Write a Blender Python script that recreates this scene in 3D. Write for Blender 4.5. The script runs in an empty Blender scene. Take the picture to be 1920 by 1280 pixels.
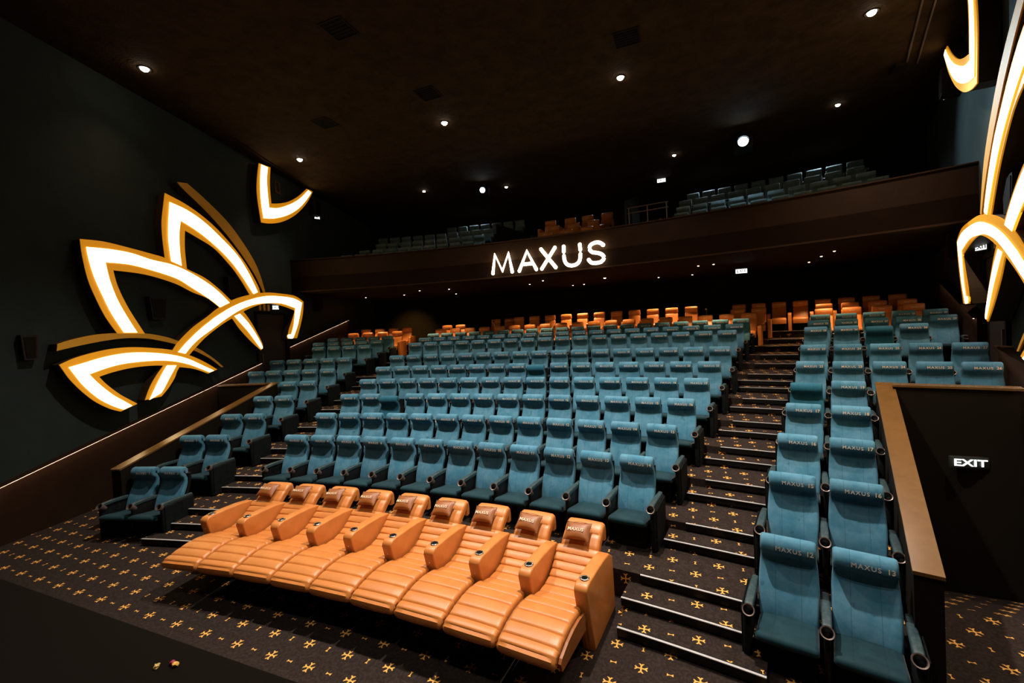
import bpy, bmesh, math, random
from mathutils import Vector, Matrix
C = bpy.context.scene.collection
random.seed(4)
# ---------------------------------------------------------------- camera
cam_data = bpy.data.cameras.new('camera')
cam_data.lens = 15.1325; cam_data.sensor_width = 36.0; cam_data.clip_end = 200; cam_data.clip_start = 0.05
cam = bpy.data.objects.new('camera', cam_data); C.objects.link(cam)
_R = Vector((0.9276039, 0.3704787, -0.0479218)); _U = Vector((0.0353116, 0.0407495, 0.9985452)); _F = Vector((-0.3718925, 0.9279467, -0.0247172))
m = Matrix((_R, _U, -_F)).transposed().to_4x4(); m.translation = Vector((3.85028, 3.64485, 3.178))
cam.matrix_world = m
bpy.context.scene.camera = cam
# ---------------------------------------------------------------- world, exposure
S = bpy.context.scene
S.view_settings.view_transform = 'Standard'; S.view_settings.look = 'None'
S.view_settings.exposure = 0.0; S.view_settings.gamma = 1.0; S.view_settings.use_curve_mapping = False
S.cycles.max_bounces = 5; S.cycles.diffuse_bounces = 3; S.cycles.glossy_bounces = 3
S.cycles.sample_clamp_indirect = 4.0
W = bpy.data.worlds.new('world'); S.world = W; W.use_nodes = True
W.node_tree.nodes['Background'].inputs[0].default_value = (1.0, 0.75, 0.35, 1)
W.node_tree.nodes['Background'].inputs[1].default_value = 0.003

YC = -11.794
CEIL = 9.15
# ---------------------------------------------------------------- house lights (ceiling downlights)
WARM = (1.0, 0.66, 0.40); NEUT = (1.0, 0.90, 0.80)
#  x, y, power, colour
MILD = (1.0, 0.76, 0.64)
DOWN = [(-7.35, 14.5, 190, MILD), (-2.24, 14.5, 1150, MILD), (2.64, 14.5, 1150, MILD), (7.53, 14.5, 1250, MILD),
        (-5.98, 19.15, 20, WARM), (-2.79, 20.39, 20, WARM), (8.13, 18.71, 20, WARM), (3.74, 20.29, 20, WARM),
        (-6.65, 9.51, 110, WARM), (-2.2, 9.5, 2300, NEUT), (2.64, 9.5, 3600, NEUT), (7.3, 9.5, 1000, NEUT),
        (-2.2, 4.6, 90, NEUT), (2.64, 4.6, 550, NEUT), (6.0, 4.6, 480, NEUT)]
def spot(x, y, z, watts, col, angle=130, blend=0.6, rad=0.09, target=None, name='downlight_lamp'):
    l = bpy.data.lights.new(name, 'SPOT'); l.energy = watts; l.color = col; l.spot_size = math.radians(angle); l.spot_blend = blend; l.shadow_soft_size = rad
    o = bpy.data.objects.new(name, l); C.objects.link(o); o.location = (x, y, z)
    if target: o.rotation_euler = (Vector(target) - Vector((x, y, z))).to_track_quat('-Z', 'Y').to_euler()
    return o
for x, y, p, c in DOWN: spot(x, y, CEIL - 0.06, p, c, 105, 1.0)

# ---------------------------------------------------------------- helpers
def tag(o, label, cat, group=None):
    o['label'] = label; o['category'] = cat
    if group: o['group'] = group
    return o
def thing(name, label, cat, loc=(0, 0, 0), rz=0, group=None):
    o = bpy.data.objects.new(name, None); C.objects.link(o); o.location = loc; o.rotation_euler = (0, 0, rz); o.empty_display_size = 0.1
    return tag(o, label, cat, group)
def link(name, me, mat, parent=None, smooth=None):
    me.materials.clear()
    if mat: me.materials.append(mat)
    if smooth:
        for p in me.polygons: p.use_smooth = True
        me.set_sharp_from_angle(angle=math.radians(smooth))
    o = bpy.data.objects.new(name, me); C.objects.link(o)
    if parent: o.parent = parent
    return o
def mesh(verts, faces):
    me = bpy.data.meshes.new('m'); me.from_pydata([tuple(v) for v in verts], [], faces); me.update(); return me
class MB:
    def __init__(s): s.v = []; s.f = []
    def add(s, v, f):
        n = len(s.v); s.v += [tuple(a) for a in v]; s.f += [tuple(n + i for i in g) for g in f]; return s
    def box(s, x0, x1, y0, y1, z0, z1):
        return s.add([(x0, y0, z0), (x1, y0, z0), (x1, y1, z0), (x0, y1, z0), (x0, y0, z1), (x1, y0, z1), (x1, y1, z1), (x0, y1, z1)],
              [(0, 3, 2, 1), (4, 5, 6, 7), (0, 1, 5, 4), (1, 2, 6, 5), (2, 3, 7, 6), (3, 0, 4, 7)])
    def rbox(s, x0, x1, y0, y1, z0, z1, r=0.02, seg=3):
        bm = bmesh.new(); bmesh.ops.create_cube(bm, size=1)
        for v in bm.verts: v.co = Vector(((x0 + x1) / 2 + v.co.x * (x1 - x0), (y0 + y1) / 2 + v.co.y * (y1 - y0), (z0 + z1) / 2 + v.co.z * (z1 - z0)))
        bmesh.ops.bevel(bm, geom=bm.edges[:], offset=r, segments=seg, affect='EDGES', profile=0.5)
        bm.verts.index_update()
        s.add([v.co[:] for v in bm.verts], [[v.index for v in f.verts] for f in bm.faces]); bm.free(); return s
    def sector(s, R0, R1, a0, a1, z0, z1, n=24, yc=YC):
        # solid ring sector, angles in radians from +y towards +x; z1 may be (inner, outer)
        za, zb = z1 if isinstance(z1, tuple) else (z1, z1)
        v = []
        for i in range(n + 1):
            a = a0 + (a1 - a0) * i / n; si, co = math.sin(a), math.cos(a)
            v += [(R0 * si, yc + R0 * co, z0), (R1 * si, yc + R1 * co, z0), (R1 * si, yc + R1 * co, zb), (R0 * si, yc + R0 * co, za)]
        f = []
        for i in range(n):
            b = i * 4
            for k in range(4): f.append((b + k, b + (k + 1) % 4, b + 4 + (k + 1) % 4, b + 4 + k))
        f += [(3, 2, 1, 0), (n * 4, n * 4 + 1, n * 4 + 2, n * 4 + 3)]
        return s.add(v, f)
    def prism(s, poly, fn, d0, d1):
        # poly: 2D points; fn(p, d) -> 3D ; solid between depth d0 and d1
        n = len(poly); v = [fn(p, d0) for p in poly] + [fn(p, d1) for p in poly]
        from mathutils.geometry import tessellate_polygon
        tris = tessellate_polygon([[Vector((p[0], p[1], 0)) for p in poly]])
        f = [tuple(t) for t in tris] + [tuple(n + i for i in reversed(t)) for t in tris]
        f += [(i, (i + 1) % n, n + (i + 1) % n, n + i) for i in range(n)]
        return s.add(v, f)
    def cyl(s, c, r0, r1, axis, h, n=16, caps=True):
        ax = Vector(axis).normalized(); q = ax.to_track_quat('Z', 'Y'); c = Vector(c); v = []
        for rr, hh in ((r0, 0), (r1, h)):
            for i in range(n):
                a = 2 * math.pi * i / n; v.append(c + q @ Vector((rr * math.cos(a), rr * math.sin(a), hh)))
        f = [(i, (i + 1) % n, n + (i + 1) % n, n + i) for i in range(n)]
        if caps: f += [tuple(range(n - 1, -1, -1)), tuple(range(n, 2 * n))]
        return s.add(v, f)
    def lathe(s, prof, c, axis=(0, 0, 1), n=20, closed=False):
        ax = Vector(axis).normalized(); q = ax.to_track_quat('Z', 'Y'); c = Vector(c); v = []
        for rr, hh in prof:
            for i in range(n):
                a = 2 * math.pi * i / n; v.append(c + q @ Vector((rr * math.cos(a), rr * math.sin(a), hh)))
        f = []; m_ = len(prof)
        for k in range(m_ if closed else m_ - 1):
            k2 = (k + 1) % m_
            for i in range(n): f.append((k * n + i, k * n + (i + 1) % n, k2 * n + (i + 1) % n, k2 * n + i))
        return s.add(v, f)
    def tube(s, pts, r, n=8):
        pts = [Vector(p) for p in pts]; rings = []
        for i, p in enumerate(pts):
            t = (pts[min(i + 1, len(pts) - 1)] - pts[max(i - 1, 0)]).normalized(); q = t.to_track_quat('Z', 'Y')
            rings.append([p + q @ Vector((r * math.cos(2 * math.pi * k / n), r * math.sin(2 * math.pi * k / n), 0)) for k in range(n)])
        v = [a for g in rings for a in g]; f = []
        for i in range(len(pts) - 1):
            for k in range(n): f.append((i * n + k, i * n + (k + 1) % n, (i + 1) * n + (k + 1) % n, (i + 1) * n + k))
        f += [tuple(range(n - 1, -1, -1)), tuple((len(pts) - 1) * n + k for k in range(n))]
        return s.add(v, f)
    def me(s):
        me = mesh(s.v, s.f)
        bm = bmesh.new(); bm.from_mesh(me); bmesh.ops.recalc_face_normals(bm, faces=bm.faces[:]); bm.to_mesh(me); bm.free(); return me
    def build(s, name, mat, parent=None, smooth=None): return link(name, s.me(), mat, parent, smooth)
def cushion(path, hw, thick, edge=0.03, concave=0.0, crown=0.0, nx=6, hws=None, cav=None):
    """upholstered slab: path = (y,z) points of its face from top to bottom, local x across"""
    P = [Vector((0, a, b)) for a, b in path]; n = len(P); ts = []
    for k in range(4): a = k / 3 * math.pi / 2; ts.append((-1, math.sin(a), 1 - math.cos(a)))
    ring = []                                                    # (side factor, x inset, drop)
    e = edge
    ring += [(-1, 0, e), (-1, e * 0.08, e * 0.6), (-1, e * 0.3, e * 0.28), (-1, e * 0.65, e * 0.07), (-1, e, 0)]
    for k in range(1, nx): ring.append((-1 + 2 * k / nx, 0, 0))
    ring += [(1, e, 0), (1, e * 0.65, e * 0.07), (1, e * 0.3, e * 0.28), (1, e * 0.08, e * 0.6), (1, 0, e)]
    bot = [(1, 0, thick - e * 0.4), (1, e * 0.5, thick), (-1, e * 0.5, thick), (-1, 0, thick - e * 0.4)]
    v = []; f = []
    for i, p in enumerate(P):
        t = (P[min(i + 1, n - 1)] - P[max(i - 1, 0)]).normalized(); nn = t.cross(Vector((1, 0, 0)))  # outward normal
        w = hws[i] if hws else hw
        c_ = (cav[i] if cav else 1.0) * concave
        for (sd, ins, dr) in ring + bot:
            if abs(sd) == 1: x = sd * (w - ins)
            else: x = sd * (w - e)
            off = -dr
            if dr <= e * 0.1: off += -c_ * (1 - (x / w) ** 2) + crown * (1 - (x / w) ** 2)
            v.append(p + nn * off + Vector((x, 0, 0)))
    k = len(ring + bot)
    for i in range(n - 1):
        for j in range(k): f.append((i * k + j, i * k + (j + 1) % k, (i + 1) * k + (j + 1) % k, (i + 1) * k + j))
    f += [tuple(range(k)), tuple((n - 1) * k + j for j in reversed(range(k)))]
    return MB().add(v, f)
def catmull(pts, m_=4):
    if len(pts) < 3: return list(pts)
    out = []
    for i in range(len(pts) - 1):
        p0 = pts[max(i - 1, 0)]; p1 = pts[i]; p2 = pts[i + 1]; p3 = pts[min(i + 2, len(pts) - 1)]
        for k in range(m_):
            t = k / m_
            out.append(tuple(0.5 * (2 * p1[a] + (p2[a] - p0[a]) * t + (2 * p0[a] - 5 * p1[a] + 4 * p2[a] - p3[a]) * t * t + (3 * p1[a] - p0[a] - 3 * p2[a] + p3[a]) * t ** 3) for a in range(len(p1))))
    out.append(tuple(pts[-1])); return out
def text_mesh(txt, size, depth=0.001, spacing=1.0, bold=0.0):
    cu = bpy.data.curves.new('t', 'FONT'); cu.body = txt; cu.size = size; cu.extrude = depth; cu.align_x = 'CENTER'; cu.align_y = 'CENTER'
    cu.resolution_u = 2; cu.space_character = spacing; cu.offset = bold
    o = bpy.data.objects.new('t', cu); C.objects.link(o)
    dg = bpy.context.evaluated_depsgraph_get(); me = bpy.data.meshes.new_from_object(o.evaluated_get(dg))
    bpy.data.objects.remove(o); bpy.data.curves.remove(cu)
    me.transform(Matrix.Rotation(math.pi / 2, 4, 'X'))           # now faces -y
    return me

# ---------------------------------------------------------------- node helpers
class N:
    """scalar / vector math on node sockets"""
    def __init__(s, nt, sock): s.nt = nt; s.s = sock
    def _m(s, op, o=None, o2=None):
        n = s.nt.nodes.new('ShaderNodeMath'); n.operation = op
        for i, a in enumerate((s, o, o2)):
            if a is None: continue
            if isinstance(a, N): s.nt.links.new(a.s, n.inputs[i])
            else: n.inputs[i].default_value = a
        return N(s.nt, n.outputs[0])
    def __add__(s, o): return s._m('ADD', o)
    def __sub__(s, o): return s._m('SUBTRACT', o)
    def __mul__(s, o): return s._m('MULTIPLY', o)
    def __truediv__(s, o): return s._m('DIVIDE', o)
    def lt(s, o): return s._m('LESS_THAN', o)
    def gt(s, o): return s._m('GREATER_THAN', o)
    def mx(s, o): return s._m('MAXIMUM', o)
    def mn(s, o): return s._m('MINIMUM', o)
    def abs(s): return s._m('ABSOLUTE')
    def floor(s): return s._m('FLOOR')
    def sqrt(s): return s._m('SQRT')
    def mod(s, o): return s._m('FLOORED_MODULO', o)
def material(name, base, rough=0.6, metal=0.0, sheen=0.0, spec=0.5, emit=None, estr=0.0):
    mt = bpy.data.materials.new(name); mt.use_nodes = True; b = mt.node_tree.nodes['Principled BSDF']
    b.inputs['Base Color'].default_value = (*base, 1); b.inputs['Roughness'].default_value = rough; b.inputs['Metallic'].default_value = metal
    b.inputs['Specular IOR Level'].default_value = spec
    if sheen: b.inputs['Sheen Weight'].default_value = sheen; b.inputs['Sheen Roughness'].default_value = 0.4
    if emit: b.inputs['Emission Color'].default_value = (*emit, 1); b.inputs['Emission Strength'].default_value = estr
    return mt
def coords(nt, kind='Object'):
    return nt.nodes.new('ShaderNodeTexCoord').outputs[kind]
def noise(nt, vec, scale, detail=4, rough=0.6):
    n = nt.nodes.new('ShaderNodeTexNoise'); n.inputs['Scale'].default_value = scale; n.inputs['Detail'].default_value = detail; n.inputs['Roughness'].default_value = rough
    if vec: nt.links.new(vec, n.inputs['Vector'])
    return n.outputs[0]
def mix(nt, fac, a, b):
    n = nt.nodes.new('ShaderNodeMix'); n.data_type = 'RGBA'
    for sock, val in ((n.inputs[0], fac), (n.inputs[6], a), (n.inputs[7], b)):
        if isinstance(val, N): nt.links.new(val.s, sock)
        elif hasattr(val, 'links'): nt.links.new(val, sock)
        elif isinstance(val, tuple): sock.default_value = (*val, 1)
        else: sock.default_value = val
    return n.outputs[2]
def mottled(name, c0, c1, scale, rough=0.6, bump=0.0, bscale=60, kind='Object', **kw):
    mt = material(name, c0, rough, **kw); nt = mt.node_tree; b = nt.nodes['Principled BSDF']; v = coords(nt, kind)
    r = nt.nodes.new('ShaderNodeValToRGB'); r.color_ramp.elements[0].position = 0.35; r.color_ramp.elements[1].position = 0.68
    nt.links.new(noise(nt, v, scale), r.inputs[0])
    nt.links.new(mix(nt, r.outputs[0], c0, c1), b.inputs['Base Color'])
    if bump:
        bp = nt.nodes.new('ShaderNodeBump'); bp.inputs['Strength'].default_value = bump; bp.inputs['Distance'].default_value = 0.01
        nt.links.new(noise(nt, v, bscale, 3), bp.inputs['Height']); nt.links.new(bp.outputs[0], b.inputs['Normal'])
    return mt
def velvet(name, c0, c1, cdark):
    """velvet with brushed patches; stitched vertical seams at x = +-0.105"""
    mt = material(name, c0, 0.75, sheen=0.12, spec=0.2); nt = mt.node_tree; b = nt.nodes['Principled BSDF']
    oi = nt.nodes.new('ShaderNodeObjectInfo'); v = coords(nt, 'Object')
    va = nt.nodes.new('ShaderNodeVectorMath'); va.operation = 'ADD'; nt.links.new(v, va.inputs[0])
    cb = nt.nodes.new('ShaderNodeCombineXYZ'); rr = N(nt, oi.outputs['Random']) * 37.0
    for i in range(3): nt.links.new(rr.s, cb.inputs[i])
    nt.links.new(cb.outputs[0], va.inputs[1])
    r = nt.nodes.new('ShaderNodeValToRGB'); r.color_ramp.elements[0].position = 0.38; r.color_ramp.elements[1].position = 0.66
    nt.links.new(noise(nt, va.outputs[0], 5.5, 5, 0.65), r.inputs[0])
    col = mix(nt, r.outputs[0], c0, c1)
    r2 = nt.nodes.new('ShaderNodeValToRGB'); r2.color_ramp.elements[0].position = 0.66; r2.color_ramp.elements[1].position = 0.72
    nt.links.new(noise(nt, va.outputs[0], 9.0, 2, 0.5), r2.inputs[0])
    col = mix(nt, N(nt, r2.outputs[0]) * 0.45, col, cdark)
    sp = nt.nodes.new('ShaderNodeSeparateXYZ'); nt.links.new(v, sp.inputs[0]); x = N(nt, sp.outputs[0])
    seam = (x.abs() - 0.105).abs().lt(0.0022)
    col = mix(nt, seam * 0.6, col, cdark)
    nt.links.new(col, b.inputs['Base Color'])
    rg = nt.nodes.new('ShaderNodeMapRange'); nt.links.new(oi.outputs['Random'], rg.inputs[0]); rg.inputs[3].default_value = 0.85; rg.inputs[4].default_value = 1.12
    hs = nt.nodes.new('ShaderNodeHueSaturation'); nt.links.new(rg.outputs[0], hs.inputs['Value']); nt.links.new(col, hs.inputs['Color']); nt.links.new(hs.outputs[0], b.inputs['Base Color'])
    return mt
def carpet():
    mt = material('patterned_carpet', (0.03, 0.02, 0.015), 0.95, spec=0.1); nt = mt.node_tree; b = nt.nodes['Principled BSDF']
    g = nt.nodes.new('ShaderNodeNewGeometry'); sp = nt.nodes.new('ShaderNodeSeparateXYZ'); nt.links.new(g.outputs['Position'], sp.inputs[0])
    X, Y, Z = (N(nt, sp.outputs[i]) for i in range(3))
    L = 0.2525
    U = (X + 6.73) / L; V = (Y + Z * 0.97 - 7.17) / 0.2475
    cu = (U + 0.5).floor(); cv = (V + 0.5).floor()
    u = (U - cu) * L; v = (V - cv) * 0.2475
    u = u * 1.13; v = v * 1.13; au = u.abs(); av = v.abs(); hi = au.mx(av); lo = au.mn(av)
    par = (cu + cv).mod(2.0).lt(0.5)                              # 1 on the big crosses
    colp = cu.mod(2.0).lt(0.5)
    arm = hi.lt(0.064) * lo.lt(((hi - 0.034).mx(0.0)) * 0.75 + 0.0075)
    notch = hi.gt(0.052) * lo.lt((hi - 0.052) * 0.9)
    bead = ((u * u + v * v).sqrt()).lt(0.015)
    cross = (arm * (notch * -1.0 + 1.0)).mx(bead) * par
    # small bones between the crosses, lying along x or along y by turns
    along = colp * av + (colp * -1.0 + 1.0) * au; acr = colp * au + (colp * -1.0 + 1.0) * av
    bone = along.lt(0.032) * acr.lt(((along - 0.010).mx(0.0)) * 0.6 + 0.0045) * (par * -1.0 + 1.0)
    mask = cross.mx(bone)
    # thin scrolls around every motif
    rad = (u * u + v * v).sqrt()
    nz = noise(nt, g.outputs['Position'], 26, 4); nf = noise(nt, g.outputs['Position'], 170, 2)
    wob = N(nt, nz) * 0.05
    scroll = ((rad + wob - 0.115).abs().lt(0.006)).mx((rad + wob - 0.155).abs().lt(0.004))
    r = nt.nodes.new('ShaderNodeValToRGB'); r.color_ramp.elements[0].position = 0.4; r.color_ramp.elements[1].position = 0.62
    nt.links.new(nz, r.inputs[0])
    c = mix(nt, r.outputs[0], (0.013, 0.0085, 0.0068), (0.038, 0.026, 0.021))
    c = mix(nt, N(nt, nf), c, (0.026, 0.018, 0.0145))
    c = mix(nt, scroll * 0.6, c, (0.014, 0.010, 0.009))
    c = mix(nt, mask, c, (0.78, 0.38, 0.085))
    nt.links.new(c, b.inputs['Base Color'])
    bp = nt.nodes.new('ShaderNodeBump'); bp.inputs['Strength'].default_value = 0.5; bp.inputs['Distance'].default_value = 0.004
    nt.links.new(nf, bp.inputs['Height']); nt.links.new(bp.outputs[0], b.inputs['Normal'])
    return mt
def glow(name, col, strength):
    mt = bpy.data.materials.new(name); mt.use_nodes = True; nt = mt.node_tree; nt.nodes.clear()
    e = nt.nodes.new('ShaderNodeEmission'); e.inputs[0].default_value = (*col, 1); e.inputs[1].default_value = strength
    o = nt.nodes.new('ShaderNodeOutputMaterial'); nt.links.new(e.outputs[0], o.inputs[0]); return mt
M = dict(
    carpet=carpet(),
    velvet=velvet('blue_velvet', (0.042, 0.166, 0.250), (0.092, 0.230, 0.318), (0.010, 0.075, 0.125)),
    velvet_darker=velvet('deep_blue_velvet', (0.012, 0.10, 0.155), (0.02, 0.13, 0.19), (0.005, 0.05, 0.09)),
    velvet_grey=velvet('grey_blue_velvet', (0.075, 0.115, 0.125), (0.11, 0.155, 0.165), (0.03, 0.05, 0.06)),
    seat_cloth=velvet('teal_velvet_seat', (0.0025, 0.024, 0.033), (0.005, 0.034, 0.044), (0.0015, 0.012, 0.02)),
    plastic=material('black_plastic', (0.004, 0.0035, 0.003), 0.5, spec=0.25),
    panel=mottled('dark_fabric_panel', (0.004, 0.0045, 0.0045), (0.008, 0.012, 0.013), 20, 0.9, spec=0.1),
    armpad=mottled('worn_teal_arm_leather', (0.010, 0.030, 0.035), (0.035, 0.065, 0.07), 30, 0.5),
    rim=material('bronze_cup_rim', (0.16, 0.11, 0.09), 0.38, metal=0.4),
    thread=material('silver_thread', (0.62, 0.58, 0.52), 0.6),
    goldthread=material('pale_gold_thread', (0.80, 0.62, 0.42), 0.55),
    leather=mottled('orange_leather', (0.52, 0.175, 0.035), (0.62, 0.215, 0.048), 4, 0.38, bump=0.12, bscale=140),
    leather_dark=mottled('orange_leather_band', (0.26, 0.078, 0.013), (0.31, 0.095, 0.017), 4, 0.45, bump=0.12, bscale=140),
    piping=material('dark_brown_piping', (0.05, 0.016, 0.006), 0.6),
    chrome=material('polished_metal', (0.75, 0.73, 0.70), 0.2, metal=1.0),
    black=material('matt_black', (0.004, 0.0035, 0.003), 0.9, spec=0.1),
    wall=mottled('dark_grey_green_wall', (0.024, 0.032, 0.030), (0.030, 0.040, 0.038), 1.5, 0.85, bump=0.1, bscale=40, spec=0.1),
    rear=mottled('black_brown_wall', (0.006, 0.004, 0.002), (0.009, 0.006, 0.003), 1.5, 0.9, spec=0.1),
    ceil=mottled('rough_sprayed_ceiling', (0.022, 0.012, 0.005), (0.040, 0.023, 0.010), 3.0, 0.95, bump=1.0, bscale=18, spec=0.1),
    ledge=mottled('brown_ledge', (0.026, 0.013, 0.007), (0.031, 0.016, 0.009), 3.0, 0.8, spec=0.05),
    balcony=mottled('dark_brown_panel', (0.013, 0.0055, 0.0016), (0.017, 0.0075, 0.0025), 2.0, 0.6, spec=0.1),
    cap=mottled('bronze_brown_cap', (0.12, 0.055, 0.012), (0.145, 0.068, 0.016), 5.0, 0.24),
    capside=material('black_brown_parapet', (0.009, 0.006, 0.003), 0.8, spec=0.1),
    art=mottled('amber_panel', (0.86, 0.40, 0.02), (0.90, 0.43, 0.028), 3.0, 0.5),
    amber=material('amber_border_spill_glow', (0.80, 0.36, 0.02), 0.4, emit=(1.0, 0.37, 0.008), estr=0.42),  # weak emission stands in for light spilling from the bands
    artside=material('dark_bronze_return', (0.05, 0.028, 0.008), 0.6),
    nosing=material('aluminium_nosing', (0.45, 0.43, 0.42), 0.5),
    stage=material('black_stage', (0.0028, 0.0012, 0.0003), 0.9, spec=0.1),
    grille=mottled('speaker_cloth', (0.014, 0.008, 0.006), (0.018, 0.010, 0.008), 60, 0.95),
    door=material('dark_door_leaf', (0.018, 0.010, 0.007), 0.7),
    signbox=material('sign_housing', (0.02, 0.022, 0.02), 0.5),
    strip=glow('warm_white_diffuser', (1.0, 0.72, 0.36), 5.0),
    stripedge=glow('amber_halo_edge', (1.0, 0.36, 0.012), 1.6),  # amber emission on the band sides imitates a halo around them
    cove=glow('cove_light', (1.0, 0.66, 0.46), 12.0),
    sign=glow('lit_letter', (1.0, 0.82, 0.56), 12.0),
    bulb=glow('downlight_lens', (1.0, 0.80, 0.60), 60.0),
    bulb_dim=glow('small_downlight_lens', (1.0, 0.62, 0.36), 12.0),
    beam=glow('projector_lens', (0.62, 0.85, 1.0), 30.0),
    exitlit=glow('exit_face', (0.95, 1.0, 0.98), 2.5),
    steplit=glow('step_light', (1.0, 0.72, 0.35), 3.0),
)
# ================================================================ THE ROOM
RAD = math.radians
ROWS = 'ABCDEFGHIJ'
RB = dict(zip(ROWS, [20.795, 21.795, 22.865, 23.953, 24.998, 26.053, 27.118, 28.609, 29.70, 30.795]))   # radius of the backrest tops
ZF = dict(zip(ROWS, [0.0, 0.327, 0.545, 0.787, 1.03, 1.27, 1.533, 1.88, 2.029, 2.175]))                 # floor heights
OFFS = dict(zip(ROWS, [1.264, 1.226, 1.215, 1.232, 1.216, 1.222, 1.237, 1.346, 1.372, 1.389]))
CEN = {'B': (3, 14), 'C': (3, 15), 'D': (3, 16), 'E': (3, 17), 'F': (6, 21), 'G': (6, 22), 'H': (5, 22), 'I': (6, 24), 'J': (6, 25)}
NSIDE = {'A': 2, 'B': 2, 'C': 2, 'D': 2, 'E': 2, 'F': 5, 'G': 5, 'H': 4, 'I': 5, 'J': 5}
PITCH = 0.58
EDGE = {r: RB[r] - 1.09 for r in ROWS}
EXTRA = [(30.85, 2.35), (32.05, 2.50), (33.30, 2.72)]
BAL = [(29.60, 5.53), (30.70, 5.91), (31.76, 6.37), (32.90, 6.88), (34.00, 7.40)]
def half_of(r):
    return 5 * PITCH + 0.3 if r == 'A' else (CEN[r][1] - CEN[r][0] + 1) / 2 * PITCH
def struct(o): o['kind'] = 'structure'; return o
def wp(sg, y, z, off): return (sg * (8.95 + 0.3 * (y - 13.5) - off), y, z)     # a point on a side wall, off metres into the room
# floor with seating tiers
f = MB()
f.box(-9.5, 9.5, 5.2, 9.5, -0.15, 0.0)
seq = [(EDGE[r], ZF[r]) for r in ROWS if r != 'A'] + EXTRA
for i, (e, z) in enumerate(seq):
    e2 = seq[i + 1][0] if i + 1 < len(seq) else 36.5
    a = RAD(15.6) if i < 4 else RAD(19.9)
    f.sector(e, e2, -a, a, -0.1 if i < 4 else 0.0, z, 40)
for sg in (-1, 1):
    v = [(sg * 5.6, 9.5, 0), (sg * 9.5, 9.5, 0), (sg * 9.5, 12.9, -1.45), (sg * 5.6, 12.9, -1.45), (sg * 5.6, 9.5, -.2), (sg * 9.5, 9.5, -.2), (sg * 9.5, 12.9, -1.65), (sg * 5.6, 12.9, -1.65)]
    f.add(v, [(0, 1, 2, 3), (7, 6, 5, 4), (0, 4, 5, 1), (1, 5, 6, 2), (2, 6, 7, 3), (3, 7, 4, 0)])
for i, (e, z) in enumerate(BAL):
    e2 = BAL[i + 1][0] if i + 1 < len(BAL) else 36.5
    f.sector(e, e2, -RAD(19.9), RAD(19.9), 5.1, z, 30)
struct(f.build('floor', M['carpet']))
struct(MB().box(-9, 9, -1.5, 5.78, -0.1, 0.8).build('trim_1', M['stage']))        # the low stage under the screen
c = MB().add([(-9, -1.5, CEIL), (9, -1.5, CEIL), (17.5, 26, CEIL), (-17.5, 26, CEIL), (-9, -1.5, CEIL + .2), (9, -1.5, CEIL + .2), (17.5, 26, CEIL + .2), (-17.5, 26, CEIL + .2)],
             [(0, 1, 2, 3), (4, 5, 6, 7), (0, 1, 5, 4), (1, 2, 6, 5), (2, 3, 7, 6), (3, 0, 4, 7)])
struct(c.build('ceiling', M['ceil']))
for sg, nm in ((-1, 'left'), (1, 'right')):
    struct(MB().prism([(-1.5, -1.9), (26, -1.9), (26, CEIL + .2), (-1.5, CEIL + .2)], lambda p, d: wp(sg, p[0], p[1], -d), 0, 0.3).build('wall_' + nm, M['wall']))
struct(MB().sector(36.4, 36.7, -RAD(20.5), RAD(20.5), 0, CEIL + .1, 40).build('wall_back', M['rear']))
# sloping ledges along the foot of both side walls, cut by the doorways
k = 1
for sg in (-1, 1):
    for poly in ([(3.0, -1.8), (13.43, -1.8), (13.43, 2.535), (7.05, 0.99), (3.0, 0.10)], [(14.93, 1.3), (19.29, 1.3), (19.29, 4.03), (14.93, 2.99)]):
        k += 1
        struct(MB().prism(poly, lambda p, d: wp(sg, p[0], p[1], d), -0.02, 0.17).build('trim_%d' % k, M['ledge'])); tr = bpy.data.objects['trim_%d' % k]
        tl = [p for p in (poly[3:] if len(poly) > 4 else poly[2:])][::-1]; tl = [poly[2]] + [p for p in poly[3:]]
        tl = sorted(tl)
        b1 = [(a, z_ + .012) for a, z_ in tl] + [(a, z_ - .006) for a, z_ in reversed(tl)]
        b2 = [(a, z_ - .0061) for a, z_ in tl] + [(a, z_ - .009) for a, z_ in reversed(tl)]
        MB().prism(b1, lambda p, d: wp(sg, p[0], p[1], d), 0.17, 0.235).build('ledge_lip', M['ledge'], tr)
        MB().prism(b2, lambda p, d: wp(sg, p[0], p[1], d), 0.205, 0.230).build('cove_light', M['cove'], tr)
    dr = struct(MB().prism([(13.5, 1.5), (14.86, 1.5), (14.86, 4.12), (13.5, 4.12)], lambda p, d: wp(sg, p[0], p[1], d), -0.02, 0.03).build('door_%d' % (1 if sg < 0 else 2), M['door']))
    fr = MB()
    for a, b, c_, d_ in ((13.42, 13.5, 1.5, 4.2), (14.86, 14.94, 1.5, 4.2), (13.42, 14.94, 4.12, 4.2)):
        fr.prism([(a, c_), (b, c_), (b, d_), (a, d_)], lambda p, d: wp(sg, p[0], p[1], d), -0.01, 0.07)
    fr.build('door_frame', M['capside'], dr)
    MB().prism([(13.62, 2.5), (13.66, 2.5), (13.66, 2.8), (13.62, 2.8)], lambda p, d: wp(sg, p[0], p[1], d), 0.03, 0.08).build('door_handle', M['rim'], dr)
    # three amber slats over the doorway
    for j in range(3):
        y0 = 13.62 + j * 0.2
        t = MB().prism([(y0, 4.24), (y0 + .1, 4.24), (y0 + .1, 4.62), (y0, 4.62)], lambda p, d: wp(sg, p[0], p[1], d), 0, 0.06).build('wall_slat', M['art'])
        tag(t, '%s of the three short amber slats above the dark doorway in the %s wall' % (('nearest', 'middle', 'farthest')[j], 'left' if sg < 0 else 'right'), 'slat', 'amber slats over the doorways')
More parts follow.
